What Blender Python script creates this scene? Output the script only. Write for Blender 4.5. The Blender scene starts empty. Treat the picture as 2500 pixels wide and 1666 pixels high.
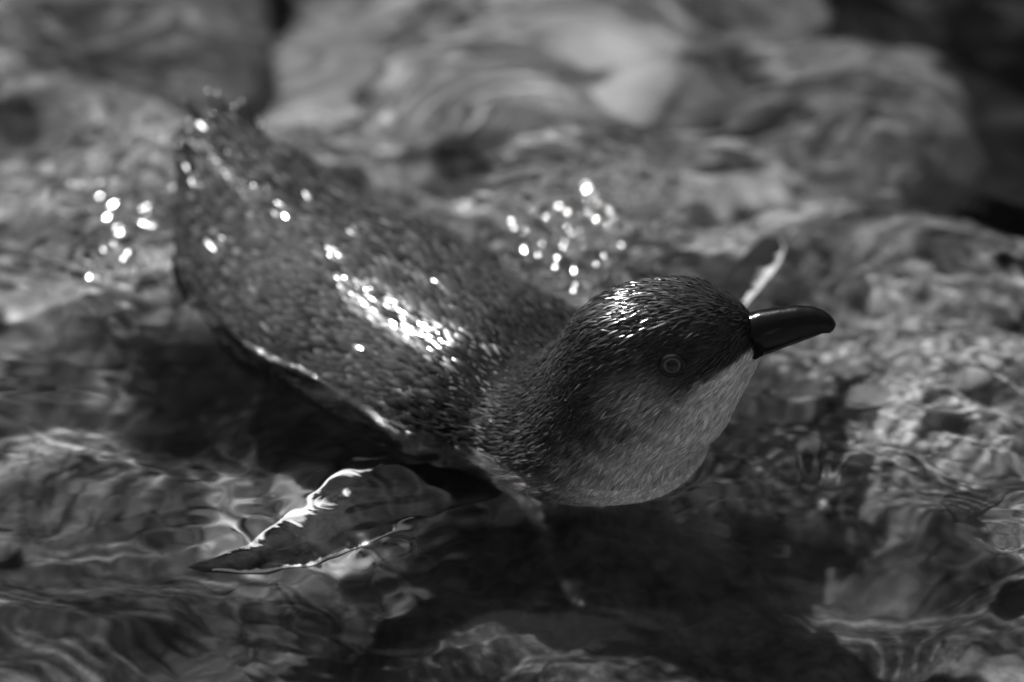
import bpy, math, random
import numpy as np
from mathutils import Vector
from mathutils.kdtree import KDTree

R = math.radians
rng = np.random.default_rng(7)
random.seed(7)
scn = bpy.context.scene

# ------------------------------------------------------------------ camera
# all measures below are in millimetres; MM turns them into metres
MM = 0.001
ELEV = R(30)                 # the camera looks down at the pool by 30 degrees
DIST = 1600.0                # mm from the bird
PXMM = 0.13                  # mm of the place per photo pixel at the bird
K = PXMM / DIST
CAM = np.array([0.0, -DIST*math.cos(ELEV), DIST*math.sin(ELEV)])
FWD = np.array([0.0, math.cos(ELEV), -math.sin(ELEV)])
UPV = np.array([0.0, math.sin(ELEV), math.cos(ELEV)])

def ray(px, py):
    d = FWD + np.array([1.0, 0, 0])*(px-1250)*K + UPV*(833-py)*K
    return d/np.linalg.norm(d)

def P(px, py, z=0.0):
    """photo pixel -> point (mm) on the horizontal plane at height z"""
    d = ray(px, py)
    return CAM + d*((z-CAM[2])/d[2])

def PV(px, py, y):
    """photo pixel -> point (mm) on the vertical plane at depth y"""
    d = ray(px, py)
    return CAM + d*((y-CAM[1])/d[1])

def PW(px, py, z):
    """photo pixel -> point at height z below the water, its line of sight bent at the surface"""
    a = P(px, py); d = ray(px, py); h = np.array([d[0], d[1], 0.0]); h /= np.linalg.norm(h)
    s = math.hypot(d[0], d[1])/1.333
    return a + h*(-z)*s/math.sqrt(1-s*s) + np.array([0, 0, z])

cd = bpy.data.cameras.new('camera')
cam = bpy.data.objects.new('camera', cd)
scn.collection.objects.link(cam)
cam.location = Vector(CAM*MM)
cam.rotation_euler = (math.pi/2-ELEV, 0, 0)
cd.sensor_width = 36
cd.lens = 36/(2500*K)
cd.clip_start = 0.05
cd.clip_end = 200
cd.dof.use_dof = True
cd.dof.focus_distance = (DIST-92)*MM
cd.dof.aperture_fstop = cd.lens/32.0
scn.camera = cam

# ------------------------------------------------------------------ sky, sun, exposure
SUN = np.array([-0.38, 0.44, 0.81]); SUN /= np.linalg.norm(SUN)
w = bpy.data.worlds.new('World'); scn.world = w; w.use_nodes = True
nt = w.node_tree; nt.nodes.clear()
sky = nt.nodes.new('ShaderNodeTexSky'); sky.sky_type = 'NISHITA'; sky.sun_disc = False
sky.sun_elevation = math.asin(SUN[2]); sky.sun_rotation = math.atan2(SUN[0], SUN[1])
bw = nt.nodes.new('ShaderNodeRGBToBW')          # black-and-white photograph: neutral light
bg = nt.nodes.new('ShaderNodeBackground'); bg.inputs[1].default_value = 0.05
wo = nt.nodes.new('ShaderNodeOutputWorld')
nt.links.new(sky.outputs[0], bw.inputs[0]); nt.links.new(bw.outputs[0], bg.inputs[0]); nt.links.new(bg.outputs[0], wo.inputs[0])
sd = bpy.data.lights.new('sun', 'SUN'); sd.energy = 5.0; sd.angle = R(0.6); sd.color = (1, 1, 1)
so = bpy.data.objects.new('sun', sd); scn.collection.objects.link(so)
so.rotation_euler = Vector(SUN).to_track_quat('Z', 'Y').to_euler()
so.location = Vector(SUN)*3
sd.cycles.is_caustics_light = True              # sunlight is refracted by the water onto the bed
scn.view_settings.view_transform = 'Standard'
scn.view_settings.look = 'None'
scn.view_settings.exposure = 1.18
scn.view_settings.gamma = 1
scn.view_settings.use_curve_mapping = False
cy = scn.cycles
cy.use_denoising = True
cy.max_bounces = 10; cy.transmission_bounces = 8; cy.transparent_max_bounces = 8; cy.glossy_bounces = 4; cy.diffuse_bounces = 3
cy.caustics_refractive = True; cy.caustics_reflective = True
cy.sample_clamp_indirect = 120.0; cy.sample_clamp_direct = 0.0
cy.blur_glossy = 0.3

# ------------------------------------------------------------------ helpers
COL = scn.collection
def mesh_from(name, verts, faces, smooth=True):
    me = bpy.data.meshes.new(name)
    verts = np.asarray(verts, dtype=np.float32)*MM
    if isinstance(faces, np.ndarray):
        n, k = faces.shape
        me.vertices.add(len(verts)); me.vertices.foreach_set('co', verts.ravel())
        me.loops.add(n*k); me.loops.foreach_set('vertex_index', faces.astype(np.int32).ravel())
        me.polygons.add(n)
        me.polygons.foreach_set('loop_start', np.arange(0, n*k, k, dtype=np.int32))
        me.update(calc_edges=True)
    else:
        me.from_pydata([tuple(v) for v in verts], [], faces)
    me.polygons.foreach_set('use_smooth', np.full(len(me.polygons), smooth, dtype=bool))
    me.update()
    return me

def obj(name, me, mat=None, parent=None, receiver=True, **props):
    o = bpy.data.objects.new(name, me); COL.objects.link(o)
    if mat is not None and me is not None and not me.materials: me.materials.append(mat)
    if parent is not None: o.parent = parent
    for k, v in props.items(): o[k] = v
    if me is not None and receiver: o.cycles.is_caustics_receiver = True
    return o

def set_attr(me, name, vals):
    a = me.attributes.new(name, 'FLOAT', 'POINT'); a.data.foreach_set('value', np.asarray(vals, dtype=np.float32))

def N(nt, t, **kw):
    n = nt.nodes.new(t)
    for k, v in kw.items(): setattr(n, k, v)
    return n

def material(name, tone=0.2, rough=0.5, spec=0.5, attr=None, noise=None, bump=None, coat=0.0):
    """grey procedural material; attr: point attribute that holds the tone; noise: list of (scale, amount); bump: (scale, strength, distance)"""
    m = bpy.data.materials.new(name); m.use_nodes = True; nt = m.node_tree
    b = nt.nodes['Principled BSDF']
    b.inputs['Roughness'].default_value = rough
    b.inputs['Specular IOR Level'].default_value = spec
    b.inputs['Coat Weight'].default_value = coat; b.inputs['Coat Roughness'].default_value = 0.12
    L = nt.links.new
    if attr:
        a = N(nt, 'ShaderNodeAttribute', attribute_name=attr); val = a.outputs['Fac']
    else:
        a = N(nt, 'ShaderNodeValue'); a.outputs[0].default_value = tone; val = a.outputs[0]
    tc = N(nt, 'ShaderNodeTexCoord')
    for sc_, am in (noise or []):
        n = N(nt, 'ShaderNodeTexNoise'); n.inputs['Scale'].default_value = sc_; n.inputs['Detail'].default_value = 6; n.inputs['Roughness'].default_value = 0.65
        L(tc.outputs['Object'], n.inputs['Vector'])
        mr = N(nt, 'ShaderNodeMapRange'); mr.inputs[1].default_value = 0.32; mr.inputs[2].default_value = 0.68
        mr.inputs[3].default_value = 1-am; mr.inputs[4].default_value = 1+am
        L(n.outputs[0], mr.inputs[0])
        mu = N(nt, 'ShaderNodeMath', operation='MULTIPLY'); L(val, mu.inputs[0]); L(mr.outputs[0], mu.inputs[1]); val = mu.outputs[0]
    L(val, b.inputs['Base Color'])
    if bump:
        n = N(nt, 'ShaderNodeTexNoise'); n.inputs['Scale'].default_value = bump[0]; n.inputs['Detail'].default_value = 5
        L(tc.outputs['Object'], n.inputs['Vector'])
        bp = N(nt, 'ShaderNodeBump'); bp.inputs['Strength'].default_value = bump[1]; bp.inputs['Distance'].default_value = bump[2]
        L(n.outputs[0], bp.inputs['Height']); L(bp.outputs[0], b.inputs['Normal'])
    return m

def stretch_axis(lo, hi, h, far_lo, far_hi, grow=1.12):
    a = list(np.arange(lo, hi+h*0.5, h)); s = h
    while a[-1] < far_hi: s *= grow; a.append(a[-1]+s)
    s = h; b = [lo]
    while b[-1] > far_lo: s *= grow; b.append(b[-1]-s)
    return np.array(b[:0:-1]+a)

def grid_mesh(name, xs, ys, Z):
    X, Y = np.meshgrid(xs, ys); v = np.stack([X, Y, Z], -1).reshape(-1, 3)
    nx, ny = len(xs), len(ys)
    i = np.arange(nx*ny).reshape(ny, nx)
    f = np.stack([i[:-1, :-1], i[:-1, 1:], i[1:, 1:], i[1:, :-1]], -1).reshape(-1, 4)
    return mesh_from(name, v, f)

def cosnoise(X, Y, lam_lo, lam_hi, n, seed, ang=0.0, spread=math.pi, power=1.0):
    """sum of random cosines; rms about 1"""
    r = np.random.default_rng(seed); out = np.zeros_like(X); e = 0
    for k in range(n):
        lam = lam_lo*(lam_hi/lam_lo)**r.random(); th = ang+spread*(r.random()*2-1); a = lam**power; ph = r.random()*6.283
        kk = 2*math.pi/lam
        out += a*np.cos(kk*(math.cos(th)*X+math.sin(th)*Y)+ph); e += a*a/2
    return out/math.sqrt(e)

# ------------------------------------------------------------------ the bird's shape as a distance field (mm)
AX = np.array([-0.66, 0.75, 0]); AX /= np.linalg.norm(AX)      # chest -> tail
PE = np.array([0.75, 0.66, 0]); PE /= np.linalg.norm(PE)       # across the body
def Q(q, p, z): return AX*q + PE*p + np.array([0, 0, z])

def rcone(p, a, b, r1, r2):
    a = np.asarray(a, float); b = np.asarray(b, float); ba = b-a; l2 = ba@ba; rr = r1-r2; a2 = l2-rr*rr; il2 = 1/l2
    pa = p-a; y = pa@ba; z = y-l2
    x2 = ((pa*l2-y[..., None]*ba)**2).sum(-1)
    y2 = y*y*l2; z2 = z*z*l2
    k = np.sign(rr)*rr*rr*x2
    d = (np.sqrt(x2*a2*il2)+y*rr)*il2-r1
    c1 = np.sign(z)*a2*z2 > k; c2 = np.sign(y)*a2*y2 < k
    d = np.where(c1, np.sqrt(x2+z2)*il2-r2, d)
    d = np.where(~c1 & c2, np.sqrt(x2+y2)*il2-r1, d)
    return d

def ellip(p, c, r, pitch=0.0):
    q = p-np.asarray(c, float)
    cs, sn = math.cos(pitch), math.sin(pitch)
    q = np.stack([q[..., 0]*cs+q[..., 2]*sn, q[..., 1], -q[..., 0]*sn+q[..., 2]*cs], -1)
    r = np.asarray(r, float)
    k0 = np.sqrt(((q/r)**2).sum(-1)); k1 = np.sqrt(((q/r**2)**2).sum(-1))+1e-9
    return k0*(k0-1)/k1

def smin(a, b, k):
    h = np.maximum(k-np.abs(a-b), 0)/k
    return np.minimum(a, b)-h*h*k*0.25

HY = -80.0                                                       # plane of the head
FZ = 0.70                                                        # the floating body is broad and low
BODY = [(Q(-48, -18, -11), 36), (Q(-5, -17, -14), 46), (Q(55, -17, -12), 47), (Q(88, -16, -7), 38), (Q(109, -15, 7), 26), (Q(131, -16, 25), 13)]
ZS = np.array([1, 1, 1/FZ])
def sdf_body(p):
    d = None; p = p*ZS
    for (a, ra), (b, rb) in zip(BODY[:-1], BODY[1:]):
        e = rcone(p, a*ZS, b*ZS, ra, rb); d = e if d is None else smin(d, e, 8)
    return d*0.8
def sdf_head(p):
    d = rcone(p, (30, -60, 5), (36, -72, 25), 30.5, 24.5)
    d = smin(d, ellip(p, (44, HY, 44.5), (27.5, 18.5, 20.5), R(8)), 14)
    d = smin(d, rcone(p, (53, HY, 46.5), (63, HY, 50.0), 13, 5.6), 10)
    d = smin(d, rcone(p, (72.5, HY, 44.4), (50, HY+4, 25), 2.4, 17), 7)
    return d
def sdf(p): return smin(sdf_body(p), sdf_head(p), 12)
def grad(p, e=0.25):
    g = np.stack([sdf(p+np.eye(3)[i]*e)-sdf(p-np.eye(3)[i]*e) for i in range(3)], -1)
    return g/(np.linalg.norm(g, axis=-1, keepdims=True)+1e-9)

def hit(px, py):
    """where the camera's line of sight through a photo pixel meets the bird"""
    d = ray(px, py); t = DIST-260.0
    for _ in range(200):
        s = float(sdf((CAM+d*t)[None])[0]); t += s*0.8
        if s < 0.02: break
    return CAM+d*t

def surface_nets(lo, hi, h):
    xs = [np.arange(lo[i], hi[i], h) for i in range(3)]
    G = np.stack(np.meshgrid(*xs, indexing='ij'), -1)
    V = np.empty(G.shape[:3])
    for i in range(G.shape[0]): V[i] = sdf(G[i])
    S = V < 0
    n = [s-1 for s in V.shape]
    offs = [(i, j, k) for i in (0, 1) for j in (0, 1) for k in (0, 1)]
    def c(A, o): return A[o[0]:o[0]+n[0], o[1]:o[1]+n[1], o[2]:o[2]+n[2]]
    cnt = sum(c(S, o).astype(np.int8) for o in offs)
    act = (cnt > 0) & (cnt < 8)
    idx = np.argwhere(act)
    acc = np.zeros((len(idx), 3)); num = np.zeros(len(idx))
    val = {o: V[idx[:, 0]+o[0], idx[:, 1]+o[1], idx[:, 2]+o[2]] for o in offs}
    for a in offs:
        for ax in range(3):
            if a[ax] == 1: continue
            b = list(a); b[ax] = 1; b = tuple(b)
            va, vb = val[a], val[b]; m = (va < 0) != (vb < 0)
            t = np.where(m, va/(va-vb+1e-12), 0)
            pt = np.array(a, float)[None]+np.eye(3)[ax][None]*t[:, None]
            acc[m] += pt[m]; num[m] += 1
    verts = (idx+acc/num[:, None])*h+np.array([x[0] for x in xs])
    ids = -np.ones(act.shape, dtype=np.int64); ids[act] = np.arange(len(idx))
    quads = []
    for ax in range(3):
        u, v = [(1, 2), (2, 0), (0, 1)][ax]
        sl0 = [slice(None)]*3; sl1 = [slice(None)]*3; sl0[ax] = slice(0, -1); sl1[ax] = slice(1, None)
        A, B = S[tuple(sl0)], S[tuple(sl1)]
        e = np.argwhere(A != B)
        e = e[(e[:, u] > 0) & (e[:, v] > 0) & (e[:, u] < n[u]) & (e[:, v] < n[v])]
        inside = A[e[:, 0], e[:, 1], e[:, 2]]
        def idof(du, dv):
            f = e.copy(); f[:, u] -= du; f[:, v] -= dv
            return ids[f[:, 0], f[:, 1], f[:, 2]]
        q = np.stack([idof(1, 1), idof(0, 1), idof(0, 0), idof(1, 0)], -1)
        q = np.where(inside[:, None], q, q[:, ::-1]); quads.append(q)
    quads = np.concatenate(quads); quads = quads[(quads >= 0).all(1)]
    for _ in range(4):                                         # settle the points on the true surface
        g = grad(verts); verts = verts-g*sdf(verts)[:, None]
    return verts, quads

# ------------------------------------------------------------------ water
def water_height(X, Y, ripples=True):
    wx = X+9*cosnoise(X, Y, 60, 160, 10, 31); wy = Y+9*cosnoise(X, Y, 60, 160, 10, 32)
    z = 1.3*cosnoise(wx, wy, 80, 180, 26, 1, ang=R(85), spread=R(60))
    z += (0.19+0.10/(1+np.exp(-(Y-90)/25))+0.06/(1+np.exp((Y+110)/15)))*cosnoise(wx, wy, 30, 66, 40, 2, ang=R(82), spread=R(42))
    if ripples:
        z += 0.042*np.clip(0.6+0.7*cosnoise(X, Y, 70, 160, 10, 61), 0, 2)*cosnoise(wx, wy, 7, 17, 60, 3, ang=R(72), spread=R(38))
        def patch(px, py, r, ry): c = P(px, py); return np.exp(-(((X-c[0])/r)**2+((Y-c[1])/ry)**2))
        chop = 2.9*patch(1390, 600, 26, 44)+2.5*patch(325, 525, 22, 40)+0.28*patch(720, 1290, 42, 26)+0.35*patch(980, 1240, 24, 30)
        z += chop*(0.5*cosnoise(wx, wy, 14, 27, 34, 4, spread=math.pi)+0.46*cosnoise(X, Y, 8, 15, 46, 6, spread=math.pi)+0.05*cosnoise(wx, wy, 9, 15, 30, 5, spread=math.pi))
    return z

xs = stretch_axis(-200, 200, 0.9, -4200, 4200); ys = stretch_axis(-250, 330, 1.0, -3200, 7000)
X, Y = np.meshgrid(xs, ys)
Z = water_height(X, Y)
near = (np.abs(X) < 180) & (np.abs(Y) < 230)
pts = np.stack([X[near], Y[near], Z[near]], -1)
dn = sdf(pts)
ring = 0.25*np.exp(-np.maximum(dn, 0)/7.0) + 0.10*np.clip(0.3+cosnoise(pts[:, 0], pts[:, 1], 40, 90, 12, 41), 0, 2)*np.exp(-np.maximum(dn, 0)/30)*np.cos((dn+4*cosnoise(pts[:, 0], pts[:, 1], 30, 70, 12, 42))*2*math.pi/12.5)
Z[near] *= 1-0.85*np.exp(-np.maximum(dn, 0)/16)
Z[near] += ring
wm = grid_mesh('water', xs, ys, Z)
mw = bpy.data.materials.new('water'); mw.use_nodes = True; ntw = mw.node_tree; ntw.nodes.clear()
gl = N(ntw, 'ShaderNodeBsdfGlass'); gl.inputs['IOR'].default_value = 1.333; gl.inputs['Roughness'].default_value = 0.11
gl.inputs['Color'].default_value = (0.95, 0.95, 0.95, 1)
mo = N(ntw, 'ShaderNodeOutputMaterial'); ntw.links.new(gl.outputs[0], mo.inputs[0])
water = obj('water', wm, mw, receiver=False, kind='structure')
water.cycles.is_caustics_caster = True

# ------------------------------------------------------------------ bed of the pool
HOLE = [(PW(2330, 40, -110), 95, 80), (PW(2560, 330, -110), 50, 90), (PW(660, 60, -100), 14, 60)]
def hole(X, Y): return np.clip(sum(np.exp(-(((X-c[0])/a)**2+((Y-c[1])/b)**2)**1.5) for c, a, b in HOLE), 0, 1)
DARK_PATCHES = [(PW(x, y, -80), a, b) for x, y, a, b in [(150, 1560, 60, 40), (800, 1560, 70, 45), (1650, 1560, 75, 45), (2400, 1560, 50, 40), (200, 900, 45, 45), (600, 1050, 40, 40), (1250, 1480, 40, 40), (80, 1330, 40, 26), (450, 1480, 40, 30), (2330, 1400, 45, 26), (1950, 1330, 34, 26)]]
def dark_patch(X, Y):
    """darker bed tone in ragged patches"""
    f = sum(np.exp(-(((X-c[0])/a)**2+((Y-c[1])/b)**2)) for c, a, b in DARK_PATCHES)+0.30*cosnoise(X, Y, 25, 90, 24, 51)
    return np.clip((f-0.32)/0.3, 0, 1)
def bed_height(X, Y):
    z = -80+7*cosnoise(X, Y, 90, 260, 20, 11)+2.2*cosnoise(X, Y, 18, 60, 40, 12)+0.7*cosnoise(X, Y, 6, 16, 40, 13)
    return z-110*hole(X, Y)                                    # deeper hollows
bxs = stretch_axis(-230, 230, 2.2, -4200, 4200); bys = stretch_axis(-260, 420, 2.4, -3200, 7000)
BX, BY = np.meshgrid(bxs, bys)
bm_ = grid_mesh('stream_bed', bxs, bys, bed_height(BX, BY))
set_attr(bm_, 'tone', (0.24*(1-0.96*hole(BX, BY))*(1-0.78*dark_patch(BX, BY))).ravel())     # darker in the hollows and in the ragged patches
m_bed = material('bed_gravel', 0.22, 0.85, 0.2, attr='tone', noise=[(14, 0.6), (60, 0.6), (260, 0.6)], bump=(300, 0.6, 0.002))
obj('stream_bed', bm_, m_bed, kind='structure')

# unseen rocky bank, added all round to darken reflections and cut sky fill
ra = np.linspace(0, 2*math.pi, 241)[:-1]; rr_ = np.linspace(0, 1, 26)
bvs = []
for t in rr_:
    wob = 90*np.sin(3*ra+1)+60*np.sin(7*ra+2.2)+30*np.sin(17*ra)
    rad = 2700+wob+1300*t**1.3; hgt = -140+4400*(0.78+0.22*np.sin(ra))*t**0.7+150*np.sin(5*ra+4*t)*t+90*np.sin(13*ra+9*t)*t+45*np.sin(31*ra-15*t)
    bvs.append(np.stack([rad*np.cos(ra), rad*np.sin(ra)+150, hgt], -1))
ii = np.arange(26*240).reshape(26, 240); nx_ = np.roll(ii, -1, 1)
bank = mesh_from('added_bank', np.concatenate(bvs), np.stack([ii[:-1], nx_[:-1], nx_[1:], ii[1:]], -1).reshape(-1, 4)[:, ::-1])
obj('added_bank', bank, material('added_bank_rock', 0.035, 0.85, 0.2, noise=[(1.5, 0.5), (9, 0.4)], bump=(12, 0.8, 0.08)), kind='structure')

# stones
def stone_mesh(name, seed, sub=3, rough=0.12, flat=0.6):
    import bmesh
    b = bmesh.new(); bmesh.ops.create_icosphere(b, subdivisions=sub, radius=1.0)
    v = np.array([x.co[:] for x in b.verts]); f = np.array([[y.index for y in x.verts] for x in b.faces]); b.free()
    r = np.random.default_rng(seed); d = np.ones(len(v))
    for k in range(12):
        n = r.normal(size=3)*(1.2+0.5*k); d += rough*np.cos(v@n+r.random()*6.28)/(1+0.45*k)
    for k in range(4):                                         # a few worn flats
        n = r.normal(size=3); n /= np.linalg.norm(n); c = 0.72+0.16*r.random(); t = v@n
        d = np.where(t*d > c, d*(0.35+0.65*c/np.maximum(t*d, 1e-6)), d)
    v = v*d[:, None]; v[:, 2] *= flat
    return mesh_from(name, v/MM*0.001, f)
mats = [material('stone_pale', 0.25, 0.8, 0.25, noise=[(1.2, 0.35), (8, 0.45), (60, 0.35)], bump=(120, 0.4, 0.01)),
        material('stone_grey', 0.15, 0.8, 0.25, noise=[(1.2, 0.35), (8, 0.5), (60, 0.4)], bump=(120, 0.4, 0.01)),
        material('stone_dark', 0.10, 0.8, 0.25, noise=[(8, 0.4), (60, 0.35)], bump=(120, 0.4, 0.01))]
for m in mats:   # object coordinates of a stone are unit sized in mm
    for n in m.node_tree.nodes:
        if n.type == 'TEX_NOISE': n.inputs['Scale'].default_value *= 30
stone_meshes = [stone_mesh('stone', 100+i, 3, 0.10+0.02*(i % 4), 0.5+0.08*(i % 5)) for i in range(9)]

def stone(name, c, r, rz, tone, mesh_i, label, group=None, cat='stone'):
    o = bpy.data.objects.new(name, stone_meshes[mesh_i % 9].copy()); COL.objects.link(o)
    o.data.materials.append(mats[tone])
    o.location = Vector(np.asarray(c)*MM); o.scale = tuple(r); o.rotation_euler = (random.uniform(-.2, .2), random.uniform(-.2, .2), rz)
    o['label'] = label; o['category'] = cat
    if group: o['group'] = group
    o.cycles.is_caustics_receiver = True
    return o
BIG = [  # photo pixel, depth of centre, half sizes (mm), turn, tone, mesh, label
    ((1200, 170), -86, (100, 80, 70), 0.3, 0, 0, 'large pale boulder under the water behind the tail'),
    ((2030, 340), -98, (75, 50, 62), 1.2, 1, 1, 'broad grey boulder under the water beside the dark deep hollow'),
    ((1650, 150), -96, (75, 65, 70), 0.9, 1, 6, 'rounded grey boulder under the water between two larger boulders'),
    ((250, 70), -92, (85, 60, 60), 2.2, 1, 2, 'grey boulder under the water beyond the tail feathers'),
    ((2370, 1235), -45, (12, 11, 8), 0.4, 2, 3, 'small dark pebble just under the surface in front of the bill'),
]
for (pp, z, r, rz, tone, mi, lab) in BIG:
    stone('boulder' if max(r) > 30 else 'pebble', PW(pp[0], pp[1], z), r, rz, tone, mi, lab)
# pebbles scattered over the bed
placed = []
tries = 0
while len(placed) < 75 and tries < 6000:
    tries += 1
    c = PW(random.uniform(-80, 2580), random.uniform(-60, 1740), -80)
    r = 3.5*(3.4)**(random.random()**1.6)
    if any((c[0]-q[0])**2+(c[1]-q[1])**2 < (0.8*(r+q[2]))**2 for q in placed): continue
    if hole(c[0:1], c[1:2])[0] > 0.3: continue
    dk = dark_patch(c[0:1], c[1:2])[0] > 0.5
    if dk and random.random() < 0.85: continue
    placed.append((c[0], c[1], r))
    zb = float(bed_height(np.array([c[0]]), np.array([c[1]]))[0])
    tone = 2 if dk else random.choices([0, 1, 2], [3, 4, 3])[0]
    nm = ['pale', 'grey', 'dark'][tone]; sz = 'small' if r < 6.5 else 'larger'
    stone('pebble', (c[0], c[1], zb+r*0.15), (r*random.uniform(.9, 1.3), r*random.uniform(.8, 1.1), r), random.uniform(0, 6.28), tone, len(placed),
          f'{sz} {nm} rounded pebble lying on the gravel bed under the water', f'{sz} {nm} pebbles on the bed')
# loose gravel between them
import bmesh
b = bmesh.new(); bmesh.ops.create_icosphere(b, subdivisions=1, radius=1.0)
iv = np.array([x.co[:] for x in b.verts]); fi = np.array([[y.index for y in x.verts] for x in b.faces]); b.free()
NG = 12000
gx = rng.uniform(-260, 260, NG); gy = rng.uniform(-230, 480, NG)
NX = 5000; gx = np.concatenate([gx, rng.normal(125, 45, NX)]); gy = np.concatenate([gy, rng.normal(10, 65, NX)])
keep_ = dark_patch(gx, gy) < 0.4; gx = gx[keep_]; gy = gy[keep_]; NG = len(gx)
gr = 0.8*3.4**(rng.random(NG)**2.2)
gz = bed_height(gx, gy)+gr*0.2
sc3 = gr[:, None]*rng.uniform(0.65, 1.25, (NG, 3)); th_ = rng.uniform(0, 6.28, NG)
vv = iv[None]*(1+0.16*rng.normal(size=(NG, len(iv), 1)))*sc3[:, None]
vv = np.stack([vv[..., 0]*np.cos(th_)[:, None]-vv[..., 1]*np.sin(th_)[:, None], vv[..., 0]*np.sin(th_)[:, None]+vv[..., 1]*np.cos(th_)[:, None], vv[..., 2]*0.75], -1)
vv += np.stack([gx, gy, gz], -1)[:, None]
gm = mesh_from('gravel', vv.reshape(-1, 3), (np.arange(NG)[:, None, None]*len(iv)+fi[None]).reshape(-1, 3))
set_attr(gm, 'tone', np.repeat(rng.choice([0.05, 0.14, 0.26, 0.5], NG)*(1-0.95*hole(gx, gy))*(1-0.72*dark_patch(gx, gy)), len(iv)))
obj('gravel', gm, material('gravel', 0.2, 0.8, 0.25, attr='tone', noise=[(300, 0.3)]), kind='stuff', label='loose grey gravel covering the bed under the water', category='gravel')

# ------------------------------------------------------------------ penguin
root = bpy.data.objects.new('penguin', None); COL.objects.link(root)
root['label'] = 'little penguin with dark wet back and white throat floating in the clear water'
root['category'] = 'penguin'
bv, bf = surface_nets((-125, -130, -62), (90, 150, 74), 1.5)

WB = np.array([PV(*q, -93.0)[[0, 2]] for q in [(1420, 1240), (1440, 1180), (1470, 1130), (1570, 1060), (1650, 1000), (1690, 940), (1760, 897), (1830, 882), (2100, 870)]])
CK = PV(1560, 975, -95.0)
def tone_at(p):
    """plumage tone: slate above, white throat and belly"""
    x, y, z = p[:, 0], p[:, 1], p[:, 2]
    jit = 2.2*np.sin(x*0.7+1)*np.sin(z*0.9)+1.5*np.sin(x*0.31+z*0.53)
    xb = np.interp(z, WB[:, 1], WB[:, 0])                      # white in front of the line from the gape down the cheek
    d = (x-xb)*0.7+jit*np.clip((50-z)/20, 0.15, 1)
    wt = 1/(1+np.exp(-d/np.clip((48-z)/6, 0.9, 4.0)))
    front = 1/(1+np.exp(-(( -(p@AX))-30)/6))                  # only on head and chest
    wt = wt*front
    belly = 1/(1+np.exp((z+41)/2)); wt = np.maximum(wt, belly)
    cheek = np.exp(-(((x-CK[0])/10)**2+((z-CK[2])/8)**2))*front*0.6
    return 0.020+0.85*wt+0.75*cheek*(1-wt)*(0.4+0.9*(np.sin(x*1.9+z*1.3)*np.sin(z*2.3-x*0.6)+0.4).clip(0, 1))

bme = mesh_from('body', bv, bf); set_attr(bme, 'tone', tone_at(bv)*0.7)
m_skin = material('wet_plumage_base', 0.05, 0.55, 0.3, attr='tone')
m_plume = material('wet_feathers', 0.06, 0.17, 0.5, attr='tone')
body = obj('body', bme, m_skin, root)
ntp = m_plume.node_tree; pb = ntp.nodes['Principled BSDF']
wa = N(ntp, 'ShaderNodeAttribute', attribute_name='wet')
for sock, lo_, hi_ in (('Roughness', 0.55, 0.13), ('Specular IOR Level', 0.02, 0.65)):
    mr = N(ntp, 'ShaderNodeMapRange'); mr.inputs[3].default_value = lo_; mr.inputs[4].default_value = hi_
    ntp.links.new(wa.outputs['Fac'], mr.inputs[0]); ntp.links.new(mr.outputs[0], pb.inputs[sock])

# eyes
EYE = hit(1641, 892); EYE_N = grad(EYE[None])[0]
print('EYE', EYE, EYE_N)
def lathe(profile, seg=32):
    v = []; f = []
    for (r, h) in profile:
        for k in range(seg): a = 2*math.pi*k/seg; v.append((r*math.cos(a), r*math.sin(a), h))
    for i in range(len(profile)-1):
        for k in range(seg):
            f.append((i*seg+k, i*seg+(k+1) % seg, (i+1)*seg+(k+1) % seg, (i+1)*seg+k))
    return np.array(v), f
m_pupil = material('eye_pupil', 0.01, 0.08, 0.5)
m_iris = material('eye_iris', 0.17, 0.25, 0.5, noise=[(900, 0.3)])
m_lid = material('eyelid_skin', 0.012, 0.4, 0.5)
def place(o, c, n):
    o.location = Vector(c*MM); o.rotation_euler = Vector(n).to_track_quat('Z', 'Y').to_euler()
for side in (1, -1):
    c = EYE.copy(); n = EYE_N.copy()
    if side < 0: c[1] = 2*HY-c[1]; n[1] = -n[1]
    RE = 4.0
    ball = [(RE*math.sin(a), RE*math.cos(a)-RE+1.1) for a in np.linspace(0.40, 2.2, 16)]
    v, f = lathe(ball); e = obj('eye', mesh_from('eye', v, f), m_iris, root); place(e, c, n)
    pv, pf = lathe([(0.01, 1.14), (0.6, 1.1), (1.2, 0.98), (RE*math.sin(0.50), RE*math.cos(0.50)-RE+1.12)])
    obj('pupil', mesh_from('pupil', pv, pf), m_pupil, e)
    lv, lf = lathe([(2.55, 0.35), (2.75, 0.75), (3.0, 0.8), (3.3, 0.55), (3.8, 0.0), (4.0, -1.2)])
    lv[:, 0] *= 1.12
    obj('eyelid', mesh_from('eyelid', lv, lf), m_lid, e)

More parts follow.
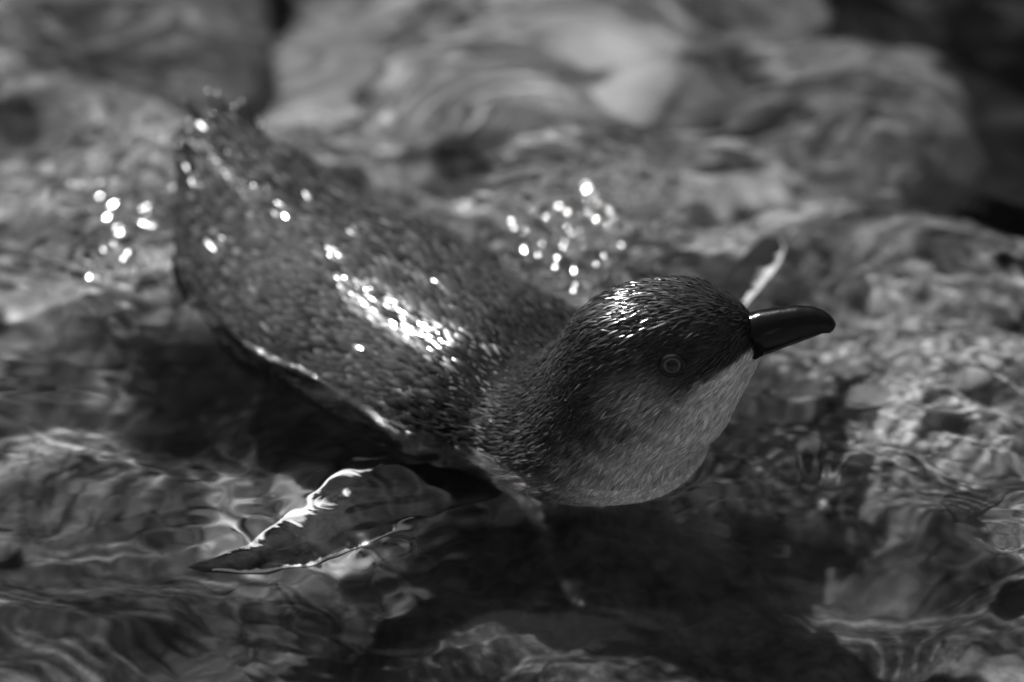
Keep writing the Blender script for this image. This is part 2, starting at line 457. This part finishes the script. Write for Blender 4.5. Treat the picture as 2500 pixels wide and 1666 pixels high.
# bill
def interp(x, pts): a = np.array(pts); return np.interp(x, a[:, 0], a[:, 1])
def prof(pix, y): return [tuple(PV(a, b, y)[[0, 2]]) for a, b in pix]
TOP = prof([(1740, 790), (1800, 776), (1828, 770), (1850, 762), (1890, 756), (1946, 749), (1984, 751), (2012, 761), (2028, 772), (2037, 783), (2041, 792)], HY)
GAP = prof([(1740, 860), (1800, 858), (1850, 850), (1920, 828), (1970, 812), (2005, 806), (2025, 808), (2036, 803), (2041, 796)], HY-1.5)
BOT = prof([(1740, 890), (1812, 874), (1870, 863), (1919, 846), (1965, 831), (1995, 820), (2012, 812)], HY-1.5)
X0, X1 = TOP[0][0], TOP[-1][0]; XL = BOT[-1][0]
WID = [(X0+(X1-X0)*t, q) for t, q in [(0, 4.6), (0.2, 5.4), (0.34, 5.4), (0.45, 5.2), (0.6, 4.7), (0.77, 4.1), (0.86, 3.6), (0.93, 3.0), (0.97, 2.3), (0.99, 1.5), (1, 0.8)]]
def loft(x0, x1, n, top, bot, wid, power, ridge):
    v = []; f = []; seg = 28
    for i in range(n):
        s = i/(n-1); x = x0+(x1-x0)*(1-(1-s)**1.5)
        zt, zb, hw = interp(x, top), interp(x, bot), interp(x, wid)
        zc = zb if ridge > 0 else zt; h = (zt-zb)
        for k in range(seg):
            a = 2*math.pi*k/seg; cx, cz = math.cos(a), math.sin(a)
            yy = hw*math.copysign(abs(cx)**power, cx)
            zz = (h if (cz > 0) == (ridge > 0) else 0.5)*math.copysign(abs(cz)**0.9, cz)
            v.append((x, HY+yy, zc+zz))
    for i in range(n-1):
        for k in range(seg): f.append((i*seg+k, i*seg+(k+1) % seg, (i+1)*seg+(k+1) % seg, (i+1)*seg+k))
    f.append(tuple((n-1)*seg+k for k in range(seg))); f.append(tuple(k for k in range(seg))[::-1])
    return np.array(v), f
m_bill = material('horn', 0.005, 0.2, 0.35, noise=[(160, 0.4)], bump=(500, 0.25, 0.0006))
v, f = loft(X0, X1, 44, TOP, GAP, WID, 0.8, 1)
bill = obj('bill', mesh_from('bill', v, f), m_bill, root)
v, f = loft(X0, XL, 30, [(x, z-0.5) for x, z in GAP], BOT, [(x, max(0.2, q-0.9)) for x, q in WID], 0.8, -1)
obj('lower_mandible', mesh_from('lower_mandible', v, f), material('lower_horn', 0.05, 0.25, 0.5, noise=[(160, 0.3)]), bill)
for s in (1, -1):                                              # nostril slits
    nv = []; nf = []
    for i in range(9):
        t = i/8; x = X0+12+8*t; r = 0.9*math.sin(math.pi*(0.08+0.84*t))
        for k in range(8):
            a = 2*math.pi*k/8
            nv.append((x, HY-s*(interp(x, WID)*0.86+0.25*math.cos(a)), interp(x, GAP)*0.55+interp(x, TOP)*0.45+1.2*t+r*math.sin(a)))
    for i in range(8):
        for k in range(8): nf.append((i*8+k, i*8+(k+1) % 8, (i+1)*8+(k+1) % 8, (i+1)*8+k))
    obj('nostril', mesh_from('nostril', nv, nf), m_pupil, bill)

# ---- plumage
SP = [(np.array([104., HY, 52]), np.array([74., HY, 50])), (np.array([74., HY, 50]), np.array([46., HY, 46])),
      (np.array([46., HY, 46]), np.array([30., -72, 24])), (np.array([30., -72, 24]), np.array([16., -52, 0])),
      (np.array([16., -52, 0]), Q(0, -17, -10)), (Q(0, -17, -10), Q(60, -18, -8)), (Q(60, -18, -8), Q(130, -20, 12))]
SP += [(np.array([76., HY, 44]), np.array([56., HY, 20])), (np.array([56., HY, 20]), np.array([44., -78, -20]))]
SPW = [1, 1, 1, 0.8, 1, 1, 1, 0.9, 0.9]
def flow(p, n):
    acc = np.zeros_like(p)
    for (a, b), wgt in zip(SP, SPW):
        ab = b-a; L = np.linalg.norm(ab); t = np.clip(((p-a)@ab)/L**2, 0, 1)
        d = np.linalg.norm(p-(a+t[:, None]*ab), axis=1)
        # distance relative to how thick the bird is there
        acc += (wgt*np.exp(-(d/13.0)**2*0.5)+1e-9/(1+d[:, None][:, 0]))[:, None]*(ab/L)
    acc -= (acc*n).sum(1, keepdims=True)*n
    return acc/(np.linalg.norm(acc, axis=1, keepdims=True)+1e-9)

tri = np.concatenate([bf[:, [0, 1, 2]], bf[:, [0, 2, 3]]])
ta, tb, tc_ = bv[tri[:, 0]], bv[tri[:, 1]], bv[tri[:, 2]]
area = np.linalg.norm(np.cross(tb-ta, tc_-ta), axis=1)*0.5
def sample(n):
    i = rng.choice(len(tri), n, p=area/area.sum()); u = rng.random(n); v = rng.random(n)
    m = u+v > 1; u[m] = 1-u[m]; v[m] = 1-v[m]
    return ta[i]+u[:, None]*(tb-ta)[i]+v[:, None]*(tc_-ta)[i]
def thin(p, rad):
    """dart throwing: keep points at least rad apart"""
    keep = {}; out = []
    g = np.floor(p/rad).astype(int)
    for i in range(len(p)):
        c = tuple(g[i]); ok = True
        for dx in (-1, 0, 1):
            for dy in (-1, 0, 1):
                for dz in (-1, 0, 1):
                    for j in keep.get((c[0]+dx, c[1]+dy, c[2]+dz), ()):
                        if (p[i, 0]-p[j, 0])**2+(p[i, 1]-p[j, 1])**2+(p[i, 2]-p[j, 2])**2 < rad*rad: ok = False; break
                    if not ok: break
                if not ok: break
            if not ok: break
        if ok: keep.setdefault(c, []).append(i); out.append(i)
    return p[np.array(out)]

def p_side(p): return p@PE+17
def feathers(p, length, width, lift, tone, shape, curl=0.15, jitter=0.2, rolls=0.16, camber=0.22, tip=(1.0, 1.0), lvar=0.6, tvar=0.42):
    """one small blade per point; shape: list of (along, half width); joined into a single mesh"""
    n = grad(p); t = flow(p, n)
    b = np.cross(n, t)
    ja = rng.normal(0, jitter, len(p))[:, None]; t = t*np.cos(ja)+b*np.sin(ja); b = np.cross(n, t)
    roll = (rng.normal(0, 1, len(p))*rolls)[:, None]
    b = b*np.cos(roll)+n*np.sin(roll)
    L = (length*rng.uniform(0.75, 1.25, len(p)))[:, None]; W = (width*rng.uniform(0.8, 1.2, len(p)))[:, None]
    lf = (lift*rng.uniform(1-lvar, 1+lvar, len(p)))[:, None]
    V = []
    for (s, hw) in shape:
        c = p+t*(L*(s-0.35))+n*(L*lf*(s-0.12)-L*curl*s*s*0.5)
        cam_ = n*(W*camber) if hw > 0 else 0
        if hw > 0: V += [c-b*W*hw, c+cam_, c+b*W*hw]
        else: V += [c]
    V = np.stack(V, 1); m = V.shape[1]
    F = []; rows = []; k = 0
    for (s, hw) in shape:
        rows.append([k, k+1, k+2] if hw > 0 else [k]); k += len(rows[-1])
    for r0, r1 in zip(rows[:-1], rows[1:]):
        if len(r1) == 3:
            for q in (0, 1): F += [(r0[q], r0[q+1], r1[q+1]), (r0[q], r1[q+1], r1[q])]
        else:
            F += [(r0[0], r0[1], r1[0]), (r0[1], r0[2], r1[0])]
    F = np.array(F)
    faces = (np.arange(len(p))[:, None, None]*m+F[None]).reshape(-1, 3)
    prof_ = np.concatenate([[tip[0]+(tip[1]-tip[0])*sv]*(3 if hw > 0 else 1) for sv, hw in shape])
    tn = ((tone*np.exp(rng.normal(-0.05, tvar, len(p))))[:, None]*prof_[None]).ravel()
    return V.reshape(-1, 3), faces, tn

allp = sample(230000)
allp = allp[allp[:, 2] > -40]
seen = np.ones(len(allp), bool)
headness = 1/(1+np.exp((allp@AX+18)/4))        # 1 on head and neck, 0 on the back
deye = np.minimum(np.linalg.norm(allp-EYE, axis=1), np.linalg.norm(allp-EYE*np.array([1, -1, 1])-np.array([0, 2*HY, 0]), axis=1))
inbill = (allp[:, 0] > 76.5)
hp = allp[(rng.random(len(allp)) < headness) & (deye > 4.1) & ~inbill]
bp_ = allp[(rng.random(len(allp)) > headness)]
hp = thin(hp, 0.82)
rows = []
for iq, q in enumerate(np.arange(-62, 134, 2.5)):
    for a in np.arange(-0.5, math.pi+0.5, 0.050)+(0.025 if iq % 2 else 0):
        rows.append(Q(q+rng.normal(0, .35), -17+60*math.cos(a+rng.normal(0, .007)), -10+40*math.sin(a)))
rows = np.array(rows)
for _ in range(14): rows = rows-grad(rows)*sdf(rows)[:, None]*0.8
rows = rows[(1/(1+np.exp((rows@AX+18)/4)) < rng.random(len(rows))) & (np.abs(sdf(rows)) < 0.3)]
bp_ = thin(rows, 1.45)
print('feathers', len(hp), len(bp_))
fade = np.clip((80-hp[:, 0])/16, 0.4, 1.0)*np.clip(deye.min()+np.linalg.norm(hp-EYE, axis=1)/12, 0.45, 1)
STR = [(0, 0.5), (0.55, 0.5), (1.0, 0)]
SHD = [(0, 0.45), (0.45, 0.5), (0.75, 0.38), (1.0, 0)]
# how wet: a sheet of water still runs down the back to the neck, drops lie here and there
WET = [((900, 725), (1000, 790), 5.5), ((1000, 790), (1110, 850), 6.0), ((1110, 850), (1240, 915), 7.0), ((1150, 880), (1190, 930), 6.0),
       ((540, 330), (640, 450), 7.0), ((690, 520), (700, 530), 2.0), ((800, 615), (830, 630), 2.0), ((845, 685), (850, 695), 2.2), ((880, 570), (910, 590), 3.0), ((1060, 690), (1080, 710), 2.5),
       ((1030, 1010), (1240, 1160), 5.0), ((920, 965), (1020, 1005), 3.0), ((740, 895), (755, 905), 2.5), ((635, 815), (665, 840), 2.5), ((495, 290), (540, 335), 5.0), ((445, 400), (465, 460), 4.5), ((470, 560), (530, 600), 3.0), ((1010, 660), (1030, 680), 2.0), ((960, 640), (965, 650), 2.0)]
def wetness(p):
    wv = np.zeros(len(p))
    for a, b, r in WET:
        A, B = hit(*a), hit(*b); ab = B-A; t = np.clip(((p-A)@ab)/(ab@ab), 0, 1)
        d = np.linalg.norm(p-(A+t[:, None]*ab), axis=1)
        wv = np.maximum(wv, np.clip(1.4-d/r, 0, 1))
    return wv
spark = rng.random(len(bp_)) < 0.015
wb = np.clip(wetness(bp_)*rng.uniform(0.5, 1.3, len(bp_)), 0, 1)*0.95+0.05*rng.random(len(bp_))
wb[spark] = np.maximum(wb[spark], rng.uniform(0.5, 1.0, spark.sum()))
qb = bp_@AX
rl = np.where(spark, 0.28, 0.06)+0.12*wb+0.22*wb*np.clip((qb-70)/20, 0, 1)+0.16*wb*np.clip((-p_side(bp_)-42)/8, 0, 1)
th = tone_at(hp); light = th > 0.22
lp = thin(allp[(rng.random(len(allp)) < headness) & (deye > 4.3) & ~inbill & (tone_at(allp) > 0.22)], 0.60)
hp = hp[~light]; th = tone_at(hp); fade = fade[~light]
tl = tone_at(lp); fl_ = np.clip((82-lp[:, 0])/18, 0.4, 1.0)
wh = np.full(len(hp), 0.74)*rng.uniform(0.5, 1.4, len(hp))*np.clip((-(hp@AX)-34)/22, 0.0, 1); wl = np.full(len(lp), 0.3)*rng.uniform(0.3, 1.6, len(lp))
v1, f1, t1 = feathers(hp, 4.6*fade, 0.72*np.clip(fade, .6, 1), 0.18, th, STR, jitter=0.17, rolls=0.30)
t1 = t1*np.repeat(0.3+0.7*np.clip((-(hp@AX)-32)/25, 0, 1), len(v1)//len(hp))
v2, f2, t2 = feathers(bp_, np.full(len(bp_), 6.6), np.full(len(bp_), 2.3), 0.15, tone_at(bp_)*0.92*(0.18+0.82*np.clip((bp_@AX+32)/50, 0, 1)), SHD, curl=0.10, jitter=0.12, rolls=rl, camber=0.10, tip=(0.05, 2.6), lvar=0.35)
v3, f3, t3 = feathers(lp, 3.4*fl_, 0.50*np.clip(fl_, .6, 1), 0.12, tl, STR, jitter=0.14, rolls=0.2, tvar=0.30)
u_ = rng.random(1500); sd_ = np.where(rng.random(1500) < 0.65, -1, 1)
xm = 71.0+4.5*np.exp(-((u_-0.3)/0.28)**2)
xb_ = 65+(xm-65)*rng.random(1500)**0.7
top_, gap_, bot_ = interp(xb_, TOP), interp(xb_, GAP), interp(xb_, BOT)
zz_ = np.where(u_ > 0.25, gap_+(top_-gap_)*(u_-0.25)/0.75, gap_-(gap_-bot_)*(0.25-u_)/0.25*0.8)
ww_ = interp(xb_, WID)*np.sqrt(np.clip(1-np.where(u_ > 0.25, (u_-0.25)/0.75, (0.25-u_)*3)**2, 0, 1))
lb = np.stack([xb_, HY+sd_*(ww_+0.1), zz_], -1)
v4, f4, t4 = feathers(lb, np.clip((77-xb_)*0.35, 1.2, 3.0), np.full(1500, 0.42), 0.10, np.full(1500, 0.016), STR, jitter=0.12, rolls=0.2)
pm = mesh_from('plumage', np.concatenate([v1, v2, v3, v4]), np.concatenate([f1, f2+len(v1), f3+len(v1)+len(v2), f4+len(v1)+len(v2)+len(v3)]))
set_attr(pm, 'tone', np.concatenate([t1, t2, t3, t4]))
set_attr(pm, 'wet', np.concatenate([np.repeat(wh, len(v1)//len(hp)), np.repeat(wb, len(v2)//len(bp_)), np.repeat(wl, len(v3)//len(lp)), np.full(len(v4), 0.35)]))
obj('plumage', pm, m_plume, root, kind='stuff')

# ---- tail
tail = bpy.data.objects.new('tail', None); COL.objects.link(tail); tail.parent = root
m_tail = material('tail_feather', 0.02, 0.25, 0.6, noise=[(200, 0.4)])
NT = 13
for i in range(NT):
    s = (i-(NT-1)/2)/((NT-1)/2)
    a0 = Q(119+rng.uniform(-3, 2), -16+13*s, 26-4*s*s+rng.uniform(-1, 1)); an = 0.34*s+rng.uniform(-.06, .06); d = AX*math.cos(an)+PE*math.sin(an)+np.array([0, 0, 0.55-0.12*s*s+rng.uniform(-.06, .06)]); d /= np.linalg.norm(d)
    side = np.cross(d, [0, 0, 1]); side /= np.linalg.norm(side); up = np.cross(side, d)
    ro = rng.normal(0, 0.4); side, up = side*math.cos(ro)+up*math.sin(ro), up*math.cos(ro)-side*math.sin(ro)
    Ln = 21+rng.uniform(-5, 4)-5*abs(s); v = []
    for k in range(8):
        t = k/7; hw = 2.3*(1-t**2*0.85); c = a0+d*Ln*t+up*(3.5*t*t)
        v += [c-side*hw-up*0.3, c+up*0.45, c+side*hw-up*0.3]
    f = []
    for k in range(7):
        for q in (0, 1): f.append((k*3+q, k*3+q+1, k*3+q+4, k*3+q+3))
    o = obj('tail_feather', mesh_from('tail_feather', v, f), m_tail, tail)
    sm = o.modifiers.new('s', 'SOLIDIFY'); sm.thickness = 0.0005

# ---- flippers
def flipper(lead, trail, tip_round, thick):
    """lead, trail: matching rows of points (mm) from shoulder to tip"""
    n = len(lead); m = 13; top = []; bot = []
    for i in range(n):
        s = i/(n-1)
        for k in range(m):
            u = k/(m-1); c = lead[i]*(1-u)+trail[i]*u
            th_ = thick*(1-0.6*s)*(4*(u+0.03)*(1.03-u))**0.6*(0.6+0.6*(1-u))
            if i == n-1: th_ *= 0.3
            top.append(c+np.array([0, 0, th_])); bot.append(c-np.array([0, 0, th_]))
    v = top+bot; f = []; o = n*m
    for i in range(n-1):
        for k in range(m-1):
            a = i*m+k; f.append((a, a+1, a+m+1, a+m)); f.append((o+a, o+a+m, o+a+m+1, o+a+1))
        f.append((i*m, (i+1)*m, o+(i+1)*m, o+i*m)); f.append((i*m+m-1, o+i*m+m-1, o+(i+1)*m+m-1, (i+1)*m+m-1))
    e = (n-1)*m
    for k in range(m-1): f.append((e+k, e+k+1, o+e+k+1, o+e+k)); f.append((k, o+k, o+k+1, k+1))
    tone = []
    for i in range(n):
        for k in range(m): tone.append(0.014)
    return np.array(v), f, np.array(tone*2)
def smooth_row(pts, n):
    a = np.array(pts, float); s = np.concatenate([[0], np.cumsum(np.linalg.norm(np.diff(a, axis=0), axis=1))]); s /= s[-1]
    t = np.linspace(0, 1, n)
    out = np.stack([np.interp(t, s, a[:, i]) for i in range(3)], -1)
    for _ in range(3): out[1:-1] = 0.25*out[:-2]+0.5*out[1:-1]+0.25*out[2:]
    return out
m_flip = material('flipper_feathers', 0.06, 0.6, 0.1, attr='tone', noise=[(60, 0.5), (500, 0.6)], bump=(700, 0.4, 0.0008))
m_white = material('white_edge_feathers', 0.75, 0.5, 0.4, attr=None, noise=[(400, 0.15)])
def make_flipper(lead, trail, edges):
    n = 26
    lr, tr = smooth_row(lead, n), smooth_row(trail, n)
    v, f, t = flipper(lr, tr, 0, 3.0)
    me = mesh_from('flipper', v, f); set_attr(me, 'tone', t)
    fl = obj('flipper', me, m_flip, root)
    for row, other, wmax, s0, s1 in edges:
        # comb of short white feathers along the edge
        ev = []; ef = []; cnt = 300
        R_ = smooth_row(row, 60); O_ = smooth_row(other, 60)
        for i in range(cnt):
            s = s0+(s1-s0)*i/(cnt-1); x = s*59; j = int(min(58, x)); u = x-j
            c = R_[j]*(1-u)+R_[j+1]*u; oth = O_[j]*(1-u)+O_[j+1]*u
            al = R_[j+1]-R_[j]; al /= np.linalg.norm(al); inn = oth-c; inn /= np.linalg.norm(inn)
            ws = min(1, max(0, (s-s0)/(s1-s0)))
            lump = 0.55+0.45*math.sin(i*0.11+wmax)*math.sin(i*0.043+1.3)+0.25*math.sin(i*0.37)
            wv = wmax*math.sin(math.pi*ws**0.8)**0.7*max(0.4, lump)*random.uniform(0.85, 1.1)
            base = c+np.array([0, 0, 0.9]); q = len(ev)
            d = inn*random.uniform(.75, .95)-al*random.uniform(.35, .75); d /= np.linalg.norm(d)
            hw = al*0.5
            mid = base+d*wv*0.6+np.array([0, 0, 0.5]); tip = base+d*wv*random.uniform(1.0, 1.5)+np.array([0, 0, 0.9])
            ev += [base-hw, base+hw, mid+hw*0.9, mid-hw*0.9, tip]
            ef += [(q, q+1, q+2, q+3), (q+3, q+2, q+4)]
        obj('edge_feathers', mesh_from('edge_feathers', ev, ef), m_white, fl, kind='stuff')
    return fl
zf = -22
near_trail = [Q(-32, -40, -28), PW(970, 1160, zf-8), PW(860, 1165, zf-1), PW(700, 1265, zf-1), PW(590, 1325, zf-2), PW(500, 1358, zf-3), PW(455, 1374, zf-3)]
near_lead = [Q(-52, -38, -30), PW(1060, 1250, zf-11), PW(980, 1285, zf-6), PW(860, 1335, zf-4), PW(740, 1378, zf-4), PW(610, 1392, zf-4), PW(500, 1386, zf-4)]
make_flipper(near_lead, near_trail, [(near_trail, near_lead, 4.6, 0.30, 0.97), (near_lead, near_trail, 1.7, 0.36, 0.98)])
zg = -7
far_lead = [Q(-52, 14, -4), PW(1800, 775, zg), PW(1850, 720, zg), PW(1905, 655, zg-1), PW(1920, 610, zg-1), PW(1900, 580, zg-2)]
far_trail = [Q(-22, 18, -4), PW(1690, 770, zg), PW(1740, 730, zg), PW(1790, 665, zg-1), PW(1825, 615, zg-1), PW(1865, 582, zg-2)]
make_flipper(far_lead, far_trail, [(far_lead, far_trail, 6.0, 0.2, 0.97)])
